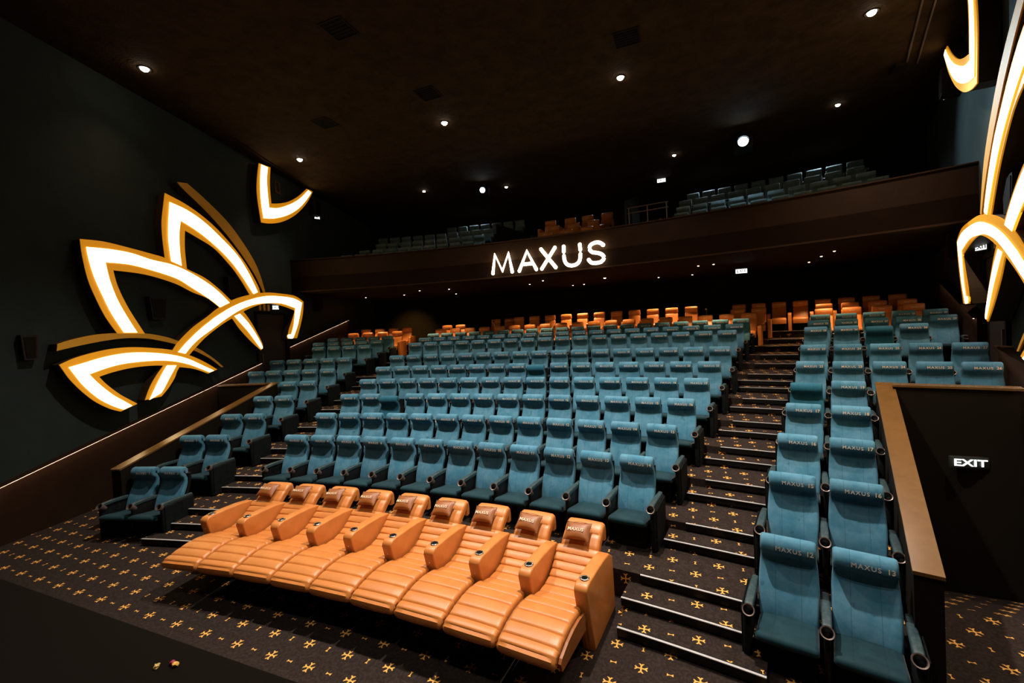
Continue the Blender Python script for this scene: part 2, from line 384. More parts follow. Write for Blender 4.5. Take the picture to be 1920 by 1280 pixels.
# parapets round the two sunken exits
def radial_slab(a0, a1, R0, R1, zb0, zb1, zt0, zt1):
    v = []
    for R_, zb, zt in ((R0, zb0, zt0), (R1, zb1, zt1)):
        for a in (a0, a1):
            for z in (zb, zt): v.append((R_ * math.sin(a), YC + R_ * math.cos(a), z))
    return v, [(0, 1, 3, 2), (4, 5, 7, 6), (0, 1, 5, 4), (2, 3, 7, 6), (0, 2, 6, 4), (1, 3, 7, 5)]
for sg, nm in ((-1, 'left'), (1, 'right')):
    t = thing('exit_parapet', 'dark parapet with bronze cap around the sunken %s exit' % nm, 'parapet', group=None)
    A0, A1 = sg * RAD(15.55), sg * RAD(16.05)
    MB().add(*radial_slab(A0, A1, 20.62, 25.0, -1.6, -1.6, 1.03, 2.03)).build('side_wall', M['capside'], t)
    MB().add(*radial_slab(sg * RAD(15.53), sg * RAD(16.07), 20.6, 25.03, 1.032, 2.032, 1.062, 2.062)).build('sloping_cap', M['cap'], t)
    a0, a1 = sorted((sg * RAD(16.0), sg * RAD(19.1)))
    MB().sector(24.74, 24.96, a0, a1, -1.6, 2.03, 8).build('end_wall', M['capside'], t)
    MB().sector(24.71, 24.99, a0, a1, 2.033, 2.063, 8).build('end_cap', M['cap'], t)
# stairs in the two aisles
for sg, nm in ((-1, 'left'), (1, 'right')):
    t = thing('aisle_staircase', 'carpeted aisle stairs with thin metal nosings, %s aisle' % nm, 'stairs')
    def arc_piece(R0, R1, s0, s1, z0, z1, n=6):
        a0, a1 = sorted((sg * s0 / R0, sg * s1 / R0)); return MB().sector(R0, R1, a0, a1, z0, z1, n)
    def nosing(R_, s0, s1, z, par, name='nosing'):
        o = arc_piece(R_ - 0.016, R_ + 0.02, s0, s1, z - 0.085, z + 0.003).build(name, M['plastic'], par)
        return arc_piece(R_ - 0.021, R_ + 0.004, s0, s1, z - 0.003, z + 0.005).build('metal_edge', M['nosing'], o if par is t else par)
    prev = 0.0
    for i, r in enumerate(ROWS[1:]):
        z = ZF[r]; e = EDGE[r]; hs = half_of(r) + 0.03; he = half_of(r) + OFFS[r] - 0.03
        n = {'B': 2, 'H': 2, 'I': 0, 'J': 0}.get(r, 1)
        pr = ROWS[i]
        h0 = (3.12 if r == 'B' else half_of(pr) + 0.05); h1 = (half_of(pr) + OFFS[pr] - 0.03)
        for q in range(n):
            zz = prev + (z - prev) * (q + 1) / (n + 1); R_ = e - 0.33 * (n - q)
            st = arc_piece(R_, R_ + 0.34, h0, h1, prev - 0.01, zz).build('step', M['carpet'], t)
            nosing(R_, h0, h1, zz, st)
        nosing(e, hs if r != 'B' else 3.3, he, z, t, 'landing_edge')
        prev = z
    for (e, z), hs, he in zip(EXTRA, (6.15, 6.4, 6.6), (7.5, 7.8, 8.0)):
        nosing(e, hs, he, z, t, 'landing_edge')
# balcony
struct(MB().sector(28.87, 29.6, -RAD(19.6), RAD(19.6), 5.02, 5.53, 48).sector(28.87, 29.05, -RAD(19.6), RAD(19.6), 5.02, 6.15, 48).build('wall_balcony', M['balcony']))
struct(MB().sector(28.90, 36.5, -RAD(19.8), RAD(19.8), 4.97, 5.11, 48).build('trim_6', M['rear']))
struct(MB().sector(28.84, 29.08, -RAD(19.3), RAD(19.3), 6.15, 6.175, 48).build('trim_7', M['ledge']))
struct(MB().sector(28.85, 28.95, -RAD(19.3), RAD(19.3), 4.975, 5.02, 48).build('trim_8', M['ledge']))
# low metal rail behind the balcony front, right half
rl = thing('balcony_rail', 'thin two-bar rail behind the balcony front left of the blue balcony seats', 'railing')
for zz in (6.62, 6.78):
    MB().tube([(29.35 * math.sin(s / 29.35), YC + 29.35 * math.cos(s / 29.35), zz) for s in (2.35, 2.8, 3.2, 3.55)], 0.015).build('rail_bar', M['rim'], rl)
for s in (2.4, 2.95, 3.5):
    MB().cyl((29.35 * math.sin(s / 29.35), YC + 29.35 * math.cos(s / 29.35), 5.5), .015, .015, (0, 0, 1), 1.28, 8).build('rail_post', M['rim'], rl)
# stair parapets up on the balcony
t = thing('balcony_parapet', 'dark sloping parapet between blue and orange seats on the balcony', 'parapet')
def cp(R_): return lambda p, d: ((R_ + d) * math.sin(p[0] / R_), YC + (R_ + d) * math.cos(p[0] / R_), p[1])
MB().prism([(-2.78, 5.6), (-1.4, 5.6), (-1.4, 6.74), (-1.65, 6.86), (-2.78, 7.36)], cp(31.0), 0, 0.14).build('parapet_wall', M['black'], t)
t = thing('balcony_screen', 'narrow pale upright screen on the balcony right of the orange seats', 'screen')
MB().prism([(2.17, 5.8), (2.42, 5.8), (2.30, 7.22), (2.17, 7.40)], cp(31.0), 0, 0.04).build('screen_panel', M['wall'], t)
struct(MB().add(*radial_slab(RAD(3.98), RAD(4.05), 30.4, 33.5, 5.6, 5.6, 7.3, 8.3)).build('trim_9', M['black']))

# ================================================================ ILLUMINATED PETAL WALL SCULPTURES
ART = {
 'big_petal_frame': [[(9.02,3.52),(8.81,3.86),(8.65,4.24),(8.53,4.61),(8.46,5.06),(8.44,5.39)],[(8.44,5.39),(8.88,5.43),(9.43,5.4),(9.91,5.36),(10.25,5.32),(10.84,5.14),(11.36,4.98),(11.81,4.73),(12.22,4.44),(12.69,4.12),(13.03,3.74),(13.38,3.2),(13.42,3.01)],[(13.42,3.01),(13.32,2.95)],[(13.32,2.95),(12.95,3.21),(12.49,3.61),(12.21,3.93),(11.83,4.23),(11.38,4.45),(10.93,4.57),(10.45,4.74),(9.73,4.86),(9.02,4.86)],[(9.02,4.86),(9.09,4.53),(9.25,4.14),(9.43,3.81),(9.61,3.51)]],
 'big_petal_light': [[(9.14,3.54),(8.92,3.93),(8.77,4.29),(8.63,4.68),(8.55,5.05),(8.53,5.25)],[(8.53,5.25),(8.97,5.29),(9.41,5.29),(9.88,5.22),(10.45,5.18),(11.01,5.02),(11.63,4.74),(12.14,4.37)],[(12.14,4.37),(11.79,4.22)],[(11.79,4.22),(11.44,4.43),(10.89,4.69),(10.47,4.87),(9.77,4.99),(9.33,5.03),(8.87,5.0)],[(8.87,5.0),(8.93,4.64),(9.06,4.23),(9.25,3.85),(9.43,3.54)]],
 'big_petal_light2': [[(12.29,3.99),(12.51,4.07)],[(12.51,4.07),(12.81,3.82),(13.12,3.46),(13.36,3.1),(13.37,3.0)],[(13.37,3.0),(13.31,2.99)],[(13.31,2.99),(13.1,3.21),(12.79,3.55),(12.29,3.99)]],
 'tall_petal_frame': [[(10.24,5.31),(10.21,5.79),(10.22,6.2),(10.3,6.65),(10.35,6.91)],[(10.35,6.91),(10.87,6.82),(11.37,6.66),(11.88,6.41),(12.47,5.99),(12.95,5.54),(13.36,5.0),(13.45,4.76)],[(13.45,4.76),(13.0,4.66)],[(13.0,4.66),(12.59,5.16),(12.24,5.49),(11.73,5.85),(11.19,6.03),(10.84,6.13)],[(10.84,6.13),(10.81,5.85),(10.8,5.57),(10.82,5.14)]],
 'tall_petal_light': [[(10.38,5.27),(10.34,5.75),(10.36,6.11),(10.39,6.36),(10.44,6.72)],[(10.44,6.72),(10.93,6.66),(11.43,6.49),(11.92,6.22),(12.55,5.8),(12.99,5.3),(13.32,4.78)],[(13.32,4.78),(13.13,4.7)],[(13.13,4.7),(12.59,5.3),(12.16,5.67),(11.63,5.99),(11.19,6.19),(10.72,6.34)],[(10.72,6.34),(10.66,6.06),(10.64,5.81),(10.64,5.49),(10.66,5.2)]],
 'tall_accent': [[(10.7,7.3),(11.0,7.37)],[(11.0,7.37),(11.53,7.13),(12.19,6.77),(12.69,6.37),(13.23,5.8),(13.5,5.34),(13.69,4.81)],[(13.69,4.81),(13.59,4.79)],[(13.59,4.79),(13.31,5.25),(12.85,5.77),(12.37,6.21),(11.89,6.58),(11.39,6.9),(10.87,7.18),(10.7,7.3)]],
 'low_petal_frame': [[(8.97,1.87),(8.76,1.97),(8.49,2.17),(8.27,2.41),(8.09,2.66),(8.0,2.83),(7.94,2.95)],[(7.94,2.95),(8.17,3.05),(8.46,3.13),(8.85,3.2),(9.28,3.22),(9.76,3.18),(10.23,3.11),(10.7,2.96),(11.12,2.77),(11.56,2.51)],[(11.56,2.51),(11.25,2.43)],[(11.25,2.43),(10.85,2.59),(10.42,2.68),(9.95,2.76),(9.53,2.78),(9.16,2.76),(8.84,2.71),(8.6,2.65)],[(8.6,2.65),(8.73,2.48),(8.96,2.25),(9.14,2.11),(9.33,1.97)]],
 'low_petal_light': [[(9.02,1.9),(8.78,2.04),(8.54,2.23),(8.31,2.5),(8.18,2.71),(8.08,2.89)],[(8.08,2.89),(8.29,2.94),(8.75,3.05),(9.26,3.1),(9.83,3.06),(10.33,2.97),(10.7,2.85),(11.09,2.66),(11.44,2.49)],[(11.44,2.49),(11.29,2.46)],[(11.29,2.46),(10.96,2.61),(10.6,2.75),(10.24,2.84),(9.9,2.88),(9.53,2.89),(9.07,2.87),(8.74,2.81),(8.42,2.72)],[(8.42,2.72),(8.59,2.5),(8.83,2.25),(9.02,2.1),(9.21,1.95)]],
 'low_accent': [[(7.92,3.21),(7.94,3.34)],[(7.94,3.34),(8.19,3.42),(8.57,3.5),(8.96,3.53),(9.6,3.52),(10.08,3.44),(10.37,3.35),(10.94,3.14),(11.26,2.96),(11.55,2.76),(11.79,2.56)],[(11.79,2.56),(11.71,2.56)],[(11.71,2.56),(11.39,2.8),(11.08,2.97),(10.86,3.07),(10.37,3.24),(10.07,3.32),(9.67,3.4),(9.21,3.42),(8.79,3.38),(8.33,3.3),(7.92,3.21)]],
 'arc_frame': [[(9.51,2.02),(9.65,2.31),(9.83,2.56),(9.99,2.74),(10.28,3.12),(10.47,3.33),(10.88,3.66),(11.34,3.94),(11.72,4.19),(12.25,4.45),(12.9,4.65),(13.71,4.8),(14.52,4.83),(15.24,4.81),(15.74,4.64)],[(15.74,4.64),(15.67,4.24),(15.47,3.76),(15.21,3.29)],[(15.21,3.29),(14.67,3.28)],[(14.67,3.28),(14.78,3.58),(14.98,3.9),(15.19,4.28)],[(15.19,4.28),(14.64,4.39),(13.97,4.46),(13.49,4.41),(12.86,4.22),(12.21,3.93),(11.75,3.7),(11.3,3.43),(10.96,3.17),(10.42,2.68),(10.27,2.43),(10.08,2.2),(9.9,2.04)]],
 'arc_light': [[(10.4,3.05),(10.64,3.27),(11.04,3.58),(11.45,3.85),(11.65,3.97),(12.21,4.25),(12.87,4.49),(13.68,4.68),(14.49,4.73),(15.15,4.71),(15.62,4.59)],[(15.62,4.59),(15.49,4.24),(15.3,3.79),(15.02,3.36),(14.93,3.28)],[(14.93,3.28),(14.7,3.3),(14.69,3.41),(14.88,3.43)],[(14.88,3.43),(15.06,3.79),(15.2,4.37)],[(15.2,4.37),(14.46,4.49),(13.76,4.46),(13.2,4.39),(12.6,4.21),(12.0,3.92),(11.46,3.61),(11.06,3.38),(10.8,3.19),(10.6,3.0)]],
 'arc_light2': [[(10.08,2.75),(10.33,2.73)],[(10.33,2.73),(10.13,2.45),(9.98,2.23),(9.89,2.12)],[(9.89,2.12),(9.6,2.01)],[(9.6,2.01),(9.76,2.28),(9.92,2.53),(10.08,2.75)]],
 'ceiling_petal_frame': [[(13.76,8.98),(13.63,8.41),(13.59,7.87),(13.7,7.06)],[(13.7,7.06),(14.15,7.14),(14.8,7.37),(15.56,7.81),(16.24,8.38),(16.64,8.84),(16.8,9.07)],[(16.8,9.07),(16.39,9.04)],[(16.39,9.04),(15.83,8.58),(15.21,8.19),(14.64,7.95),(14.25,7.83)],[(14.25,7.83),(14.23,8.29),(14.25,8.63),(14.32,9.06)]],
 'ceiling_petal_light': [[(13.85,8.97),(13.76,8.45),(13.73,7.8),(13.8,7.22)],[(13.8,7.22),(14.32,7.35),(15.02,7.64),(15.68,8.04),(16.22,8.5),(16.67,8.98)],[(16.67,8.98),(16.49,9.02)],[(16.49,9.02),(15.88,8.5),(15.29,8.12),(14.6,7.78),(14.11,7.65)],[(14.11,7.65),(14.08,8.13),(14.08,8.57),(14.17,9.0)]],
}

def outline(segs):
    out = []
    for s in segs:
        c_ = catmull(s, 4)
        out += c_[1:] if out and math.dist(out[-1], c_[0]) < 1e-6 else c_
    if math.dist(out[0], out[-1]) < 1e-4: out.pop()
    return out
for sg, nm in ((-1, 'left'), (1, 'right')):
    t = thing('petal_wall_light', 'large amber outlined lotus petals with glowing bands on the %s wall' % nm, 'wall light')
    t2 = thing('petal_wall_light', 'single glowing v-shaped amber petal hanging at the ceiling on the %s wall' % nm, 'wall light')
    top = {'big_petal_frame': 0.320, 'tall_petal_frame': 0.314, 'tall_accent': 0.316, 'low_petal_frame': 0.326, 'low_accent': 0.311, 'arc_frame': 0.323, 'ceiling_petal_frame': 0.32}
    for key, segs in ART.items():
        par = t2 if 'ceiling' in key else t
        poly = outline(segs)
        fn = lambda p, d: wp(sg, p[0], p[1], d)
        if 'light' in key:
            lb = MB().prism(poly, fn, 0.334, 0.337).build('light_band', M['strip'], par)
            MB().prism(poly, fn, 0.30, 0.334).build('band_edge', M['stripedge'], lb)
        else:
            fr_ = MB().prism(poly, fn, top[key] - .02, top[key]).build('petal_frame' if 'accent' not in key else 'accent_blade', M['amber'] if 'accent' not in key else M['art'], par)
            MB().prism(poly, fn, 0.02, top[key] - .02).build('frame_return', M['artside'], fr_)

# ================================================================ SIGN
sg_ = thing('illuminated_sign', 'glowing warm white MAXUS letters mounted on the balcony front', 'sign')
def stroke(pts, r=0.058):
    pts = [(a, b) for a, b in pts]
    return pts
H0, H1 = 5.13, 5.75
def letter(name, strokes):
    b = MB()
    for st in strokes:
        P3 = [((28.76) * math.sin(s / 28.76), YC + 28.76 * math.cos(s / 28.76), z) for s, z in st]
        b.tube(P3, 0.054, 8)
        for p in (P3[0], P3[-1]): b.lathe([(0.001, -0.060), (0.042, -0.042), (0.060, 0), (0.042, 0.042), (0.001, 0.060)], p, n=8)
    return b.build('letter_' + name, M['sign'], sg_, 60)
letter('m', [[(-2.03, H0), (-1.93, H1), (-1.69, H0 + .05), (-1.45, H1), (-1.35, H0)]])
letter('a', [[(-1.10, H0), (-0.81, H1), (-0.52, H0)], [(-0.99, H0 + .2), (-0.63, H0 + .2)]])
letter('x', [[(-0.33, H1), (0.13, H0)], [(-0.33, H0), (0.13, H1)]])
letter('u', [catmull([(0.42, H1), (0.42, H0 + .25), (0.50, H0 + .06), (0.68, H0), (0.86, H0 + .06), (0.94, H0 + .25), (0.94, H1)], 4)])
letter('s', [catmull([(1.66, H1 - .1), (1.56, H1 - .02), (1.42, H1), (1.27, H1 - .06), (1.24, H1 - .18), (1.32, H1 - .28), (1.48, H0 + .30), (1.62, H0 + .23), (1.67, H0 + .12), (1.58, H0 + .02), (1.42, H0), (1.27, H0 + .03), (1.20, H0 + .12)], 3)])

# ================================================================ CEILING FITTINGS
def downlight(x, y, z, r, label, group, lens, nm='downlight'):
    t = thing(nm, label, 'downlight', (x, y, z), 0, group)
    MB().lathe([(r * .95, -0.005), (r * 1.35, -0.012), (r * 1.4, -0.002), (r * 1.4, 0.0), (r * .95, 0.0)], (0, 0, 0), n=20, closed=True).build('bezel', M['black'], t, 30)
    MB().lathe([(0.001, -r * .75), (r * .45, -r * .66), (r * .8, -r * .38), (r * .95, 0)], (0, 0, 0), n=20).build('lens', lens, t, 60)
    return t
DL = [(-6.65, 9.51, 'the nearest, far left'), (-7.7, 14.46, 'beside the ceiling petal on the left wall'), (-2.24, 14.5, 'in the middle row, left of centre'), (2.64, 14.5, 'in the middle row, right of centre'),
      (7.53, 14.49, 'at the top right of the view'), (-5.98, 19.15, 'far back, left of the left projector'), (-2.79, 20.39, 'far back, just right of the left projector'), (8.13, 18.71, 'far right, above the right balcony seats'), (3.74, 20.29, 'far back, left of the bright projector')]
for x, y, w in DL:
    downlight(x, y, CEIL, 0.085 if y < 18 else 0.06, 'glowing warm ceiling downlight ' + w, 'downlights in the main ceiling', M['bulb'])
SL = [(-9.19, 19.03), (-7.38, 19.35), (-4.8, 18.75), (-5.93, 18.37), (-5.61, 20.77), (-1.69, 19.62), (-0.89, 18.81), (-0.41, 21.44), (0.07, 21.4), (1.2, 19.76), (4.34, 18.68), (4.78, 18.64), (4.21, 21.31), (3.01, 21.22), (7.73, 20.47), (7.74, 19.15), (7.8, 18.17)]
SW = ['farthest left of all', 'second from the left wall', 'fourth from the left', 'third from the left', 'fifth from the left, set deep', 'below the letter X, left one', 'below the letter X, front one', 'below the letter U, left of the close pair', 'below the letter U, right of the close pair',
      'brightest one, below the letter S', 'left of the front pair right of the sign', 'right of the front pair right of the sign', 'deep one under the pair right of the sign', 'deep one between sign and exit sign', 'lowest of the three at the far right', 'middle of the three at the far right', 'outermost of the three at the far right']
for (x, y), w in zip(SL, SW):
    x, y = x * 1.0, y
    downlight(x, y, 4.97, 0.035 if w[0] != 'b' or 'brightest' not in w else 0.05, 'tiny warm downlight under the balcony, ' + w, 'downlights under the balcony', M['bulb_dim'])
    if y < 22: spot(x, y, 4.90, 250, (1, 0.62, 0.30), 78, 0.5, 0.04)
spot(-8.9, 21.3, 4.9, 500, (1, .62, .18), 75, 1.0, 0.1, (-9.7, 23.3, 2.9), 'wall_wash_lamp')
VT = [(-2.12, 10.35, 'nearest, top centre left'), (2.95, 13.1, 'at the top, right of centre'), (-1.83, 13.03, 'between the two middle downlights'), (-5.14, 13.0, 'left, above the left wall petals')]
for x, y, w in VT:
    t = thing('ceiling_vent', 'dark square ceiling vent with thin pale frame, ' + w, 'vent', (x, y, CEIL), 0, 'square vents in the ceiling')
    b = MB()
    for a in ((-.27, .27, -.27, -.24), (-.27, .27, .24, .27), (-.27, -.24, -.24, .24), (.24, .27, -.24, .24)): b.box(*a, -.018, 0)
    b.build('vent_frame', M['balcony'], t)
    MB().box(-.24, .24, -.24, .24, -.006, 0).build('vent_back', M['black'], t)
    b = MB()
    for q in range(5): b.box(-.23, .23, -.18 + q * .08, -.15 + q * .08, -.014, -.006)
    b.build('vent_slats', M['capside'], t)
t = thing('ceiling_track', 'pair of thin parallel ceiling rails at the upper right', 'ceiling track')
for dx in (0, 0.21):
    MB().tube([(6.66 + dx, 8.6, CEIL - .03), (9.05 + dx, 17.1, CEIL - .03)], 0.018, 6).build('rail', M['rim'], t)
MB().box(8.78, 9.02, 16.9, 17.3, CEIL - .09, CEIL).build('junction_box', M['capside'], t)
t = struct(MB().tube([(-8.08, 12.5, CEIL - .03), (-10.2, 18.2, CEIL - .03)], .02, 6).build('trim_10', M['ledge']))
# projectors
for (x, y, z, w, r, pw) in ((-3.42, 19.4, 8.82, 'the smaller blue star left of centre', 0.10, 30), (5.75, 18.9, 8.66, 'the very bright one above the right balcony seats', 0.14, 80)):
    t = thing('projector', 'black hanging projector, blazing lens, ' + w, 'projector', (x, y, z), math.atan2(3.85 - x, y - 3.6) * 1.0, 'projectors hanging over the balcony')
    MB().rbox(-.26, .26, .02, .62, -.17, .17, 0.03).build('housing', M['plastic'], t, 40)
    MB().cyl((0, -.10, 0), r * 1.15, r * 1.15, (0, 1, 0), .14, 20, False).build('lens_barrel', M['plastic'], t, 40)
    MB().lathe([(0.001, .05), (r * .6, .035), (r, 0.0)], (0, -.05, 0), (0, -1, 0), 20).build('lens', M['beam'], t, 60)
    MB().box(-.03, .03, .28, .34, .15, CEIL - z).build('hanger', M['plastic'], t)
    spot(x, y + .75, z - .1, pw * 1.0, (0.55, 0.85, 1.0), 110, 0.8, 0.05, (x, y + 1.2, z - 2), 'added_cool_spot')  # added spot behind the housing, brightens the balcony seat tops
for x, y in ((-5.5, 23.2), (0.3, 23.6), (5.0, 23.2), (8.6, 22.4)):
    spot(x, y, 9.0, 150 if x else 60, (0.75, 0.92, 1.0), 120, 0.7, 0.12, (x * .95, y - 1.3, 5.5), 'added_balcony_spot')  # added cool spots without fixtures, rim-light the balcony rows
spot(5.9, 18.3, 8.6, 1600, (0.62, 0.85, 1.0), 56, 0.9, 0.08, (8.5, 10.8, 4.8), 'added_cool_spot')  # added cool spot to brighten the right wall
spot(6.1, 18.2, 8.6, 900, (0.6, 0.85, 1.0), 70, 0.9, 0.08, (9.5, 15.6, 6.6), 'added_cool_spot')  # second added spot, for the right wall farther back
# loudspeakers on the walls
def wall_speaker(sg, y0, y1, z0, z1, depth, label, grp='loudspeakers on the side walls'):
    t = thing('wall_speaker', label, 'loudspeaker', (0, 0, 0), 0, grp)
    q = (y1 - y0) * 0.12
    MB().prism([(y0, z1), (y1, z1), (y1 - q, z0), (y0 + q, z0)], lambda p, d: wp(sg, p[0], p[1], d), 0, depth).build('cabinet', M['grille'], t)
    MB().prism([(y0 + .04, z1 - .04), (y1 - .04, z1 - .04), (y1 - q - .03, z0 + .04), (y0 + q + .03, z0 + .04)], lambda p, d: wp(sg, p[0], p[1], d), depth, depth + .012).build('speaker_grille', M['capside'], t)
for sg, nm in ((-1, 'left'), (1, 'right')):
    wall_speaker(sg, 7.48, 7.74, 3.07, 3.52, .14, 'squarish dark loudspeaker low on the %s wall, nearest the stage' % nm) if sg < 0 else None
    wall_speaker(sg, 9.85, 10.3, 3.85, 4.38, .2, 'dark loudspeaker inside the big petal outline on the %s wall' % nm) if sg < 0 else None
    wall_speaker(sg, 12.25, 12.75, 4.55, 5.14, .22, 'dark loudspeaker between petal strokes above the arc on the %s wall' % nm)
    wall_speaker(sg, 16.75, 17.15, 4.35, 4.95, .3, 'dark loudspeaker tucked under the balcony at the %s wall' % nm)
    wall_speaker(sg, 16.85, 17.3, 8.2, 8.78, .36, 'brown loudspeaker high on the %s wall beyond the ceiling petal' % nm)
t = thing('wall_bracket', 'small pale rectangular bracket on the left wall inside the ceiling petal', 'bracket')
b = MB()
for a in ((14.8, 15.08, 8.42, 8.52), (14.8, 14.86, 8.52, 8.8), (15.02, 15.08, 8.52, 8.8), (14.8, 15.08, 8.8, 8.84)):
    b.prism([(a[0], a[2]), (a[1], a[2]), (a[1], a[3]), (a[0], a[3])], lambda p, d: wp(-1, p[0], p[1], d), 0, .05)
b.build('bracket_frame', M['cap'], t)
# exit signs
def exit_sign(loc, rz, w, h, label, lit_face=True, grp=None):
    t = thing('exit_sign', label, 'exit sign', loc, rz, grp)
    MB().rbox(-w / 2 - .03, w / 2 + .03, 0, .06, -h / 2 - .03, h / 2 + .03, 0.012, 2).build('sign_box', M['signbox'], t, 30)
    if lit_face: MB().box(-w / 2, w / 2, -.006, 0, -h / 2, h / 2).build('lit_face', M['exitlit'], t)
    tm = text_mesh('EXIT', h * (1.0 if lit_face else 1.25), 0.003, 1.0, h * .02)
    o = link('lettering', tm, M['signbox'] if lit_face else M['exitlit'], t); o.location = (0, -.012, 0)
    if not lit_face: o.scale = (w / max(0.01, o.dimensions.x) * .97, 1, 1)
    return t
exit_sign((24.66 * math.sin(RAD(17.85)), YC + 24.66 * math.cos(RAD(17.85)), 0.985), 0.0, .37, .11, 'big white glowing EXIT sign on the dark wall of the sunken right exit', False)
exit_sign(wp(-1, 14.36, 4.36, .12), RAD(70), .20, .12, 'small lit exit sign above the doorway in the left wall', True, 'small lit exit signs')
exit_sign(wp(1, 14.75, 4.36, .12), RAD(-70), .20, .12, 'small lit exit sign above the doorway in the right wall', True, 'small lit exit signs')
exit_sign(wp(-1, 17.25, 8.2, .15), RAD(60), .20, .12, 'small lit exit sign high on the left wall above the balcony', True, 'small lit exit signs')
exit_sign(wp(1, 17.6, 8.42, .15), RAD(-66), .20, .12, 'small lit exit sign high on the right wall above the balcony', True, 'small lit exit signs')
exit_sign((5.6, 19.1, 4.72), 0.0, .32, .13, 'lit exit sign hanging below the balcony right of the big letters', True, 'small lit exit signs')
exit_sign((3.20, 22.6, 9.05), 0.0, .32, .14, 'lit exit sign at the back of the balcony under the ceiling', True, 'small lit exit signs')
t = thing('step_light', 'tiny lit strip low on the inner face of the right exit parapet', 'step light')
p_ = 22.0
MB().add(*radial_slab(RAD(16.05), RAD(16.12), 21.85, 22.25, 0.30, 0.30, 0.34, 0.34)).build('light_strip', M['steplit'], t)
# litter on the stage front
for (x, y, col, w, s_) in ((0.24, 5.60, (0.75, .42, .08), 'crumpled yellow', 0.022), (0.20, 5.60, (.25, .02, .04), 'crumpled dark red', 0.02), (0.12, 5.54, (.5, .33, .09), 'flattened pale yellow', 0.022)):
    bm = bmesh.new(); bmesh.ops.create_icosphere(bm, subdivisions=2, radius=s_)
    for v in bm.verts: v.co *= random.uniform(.7, 1.25); v.co.z = max(v.co.z * .8, -s_ * .6)
    me = bpy.data.meshes.new('m'); bm.to_mesh(me); bm.free()
    o = link('candy_wrapper', me, material('wrapper_' + w.replace(' ', '_'), col, .4)); o.location = (x, y, 0.8 + s_ * .6)
    tag(o, w + ' scrap of litter lying on the black stage edge', 'litter', 'scraps on the stage edge')
# ================================================================ BLUE CINEMA SEATS
_ONE = 'zero one two three four five six seven eight nine ten eleven twelve thirteen fourteen fifteen sixteen seventeen eighteen nineteen'.split()
def word(n): return _ONE[n] if n < 20 else ('twenty', 'thirty')[n // 10 - 2] + ('' if n % 10 == 0 else ' ' + _ONE[n % 10])
ORDN = 'zeroth first second third fourth fifth sixth seventh eighth ninth tenth eleventh twelfth thirteenth fourteenth fifteenth sixteenth seventeenth eighteenth nineteenth'.split()

BACK = [(.075, .93), (.065, .985), (.04, 1.025), (.0, 1.044), (-.04, 1.039), (-.07, 1.015), (-.090, .975), (-.094, .935), (-.082, .895), (-.040, .860), (-.026, .825), (-.034, .77), (-.058, .71), (-.090, .65), (-.122, .585), (-.153, .52), (-.18, .45), (-.205, .385), (-.215, .34)]
_w = [.229] * 9 + [.229, .232] + [.240, .244, .247, .247, .245, .243, .240, .238]
_c = [.0] * 9 + [.5, .9] + [1.2, 1.2, 1, .8, .5, .5, .8, 1]
me_back = cushion(BACK, .23, .075, .028, .018, nx=6, hws=_w, cav=_c).me()
SH = [(.078, .90), (.075, .80), (.055, .70), (.02, .60), (-.02, .50), (-.07, .42), (-.10, .36)]
me_shell = cushion(SH, .225, .05, .02, nx=2).me()
SEAT = [(-.18, .345), (-.30, .357), (-.42, .378), (-.54, .402), (-.60, .411), (-.635, .407), (-.655, .39), (-.657, .365), (-.64, .34)]
me_seat = cushion(SEAT, .235, .09, .03, .0, .008, nx=6).me()
def armrest_me():
    b = MB(); x = .29
    P_ = [(.03, .565), (-.16, .575), (-.35, .588), (-.50, .586), (-.545, .576)]
    return cushion([(a, c_) for a, c_ in P_], .036, .05, .012, 0, .004, nx=2, hws=[.03, .034, .036, .036, .034]).me()
me_arm = armrest_me()
me_cup = MB().lathe([(.043, 0), (.052, .003), (.054, -.012), (.040, -.11), (.036, -.11), (.040, -.02)], (0, 0, 0), (0, -.78, .62), 18, True).me()
me_cupin = MB().lathe([(.041, -.02), (.034, -.085), (.001, -.085)], (0, 0, 0), (0, -.78, .62), 14).me()
me_post = MB().rbox(-.024, .024, -.55, -.0, .10, .535, .02, 2).box(-.02, .02, -.45, -.10, 0, .12).me()
me_end = MB().rbox(-.034, .034, -.56, .04, .0, .545, .03, 3).me()
me_endcloth = MB().rbox(-.006, .006, -.53, .01, .02, .53, .005, 1).me()
me_base = MB().rbox(-.21, .21, -.52, -.15, .0, .29, .03, 2).me()
me_word = text_mesh('MAXUS', 0.056, 0.0006, 1.22, 0.0006)
me_word_gold = me_word.copy()
NUM = {n: text_mesh(str(n), 0.060, 0.0006, 1.0, 0.0012) for n in range(1, 31)}
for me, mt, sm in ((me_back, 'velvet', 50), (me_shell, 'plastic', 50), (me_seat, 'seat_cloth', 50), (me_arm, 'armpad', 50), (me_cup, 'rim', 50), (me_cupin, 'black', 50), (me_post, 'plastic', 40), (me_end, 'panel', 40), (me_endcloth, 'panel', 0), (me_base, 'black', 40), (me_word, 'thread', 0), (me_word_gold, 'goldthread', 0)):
    me.materials.append(M[mt])
    if sm:
        for p in me.polygons: p.use_smooth = True
        me.set_sharp_from_angle(angle=RAD(sm))
for me in NUM.values(): me.materials.append(M['goldthread'])
me_back_darker = me_back.copy(); me_back_darker.materials.clear(); me_back_darker.materials.append(M['velvet_darker'])
me_back_grey = me_back.copy(); me_back_grey.materials.clear(); me_back_grey.materials.append(M['velvet_grey'])
def ob(name, me, par, loc=(0, 0, 0), rot=(0, 0, 0)):
    o = bpy.data.objects.new(name, me); C.objects.link(o); o.parent = par; o.location = loc; o.rotation_euler = rot; return o
def place(R_, s, z): a = s / R_; return (R_ * math.sin(a), YC + R_ * math.cos(a), z), -a
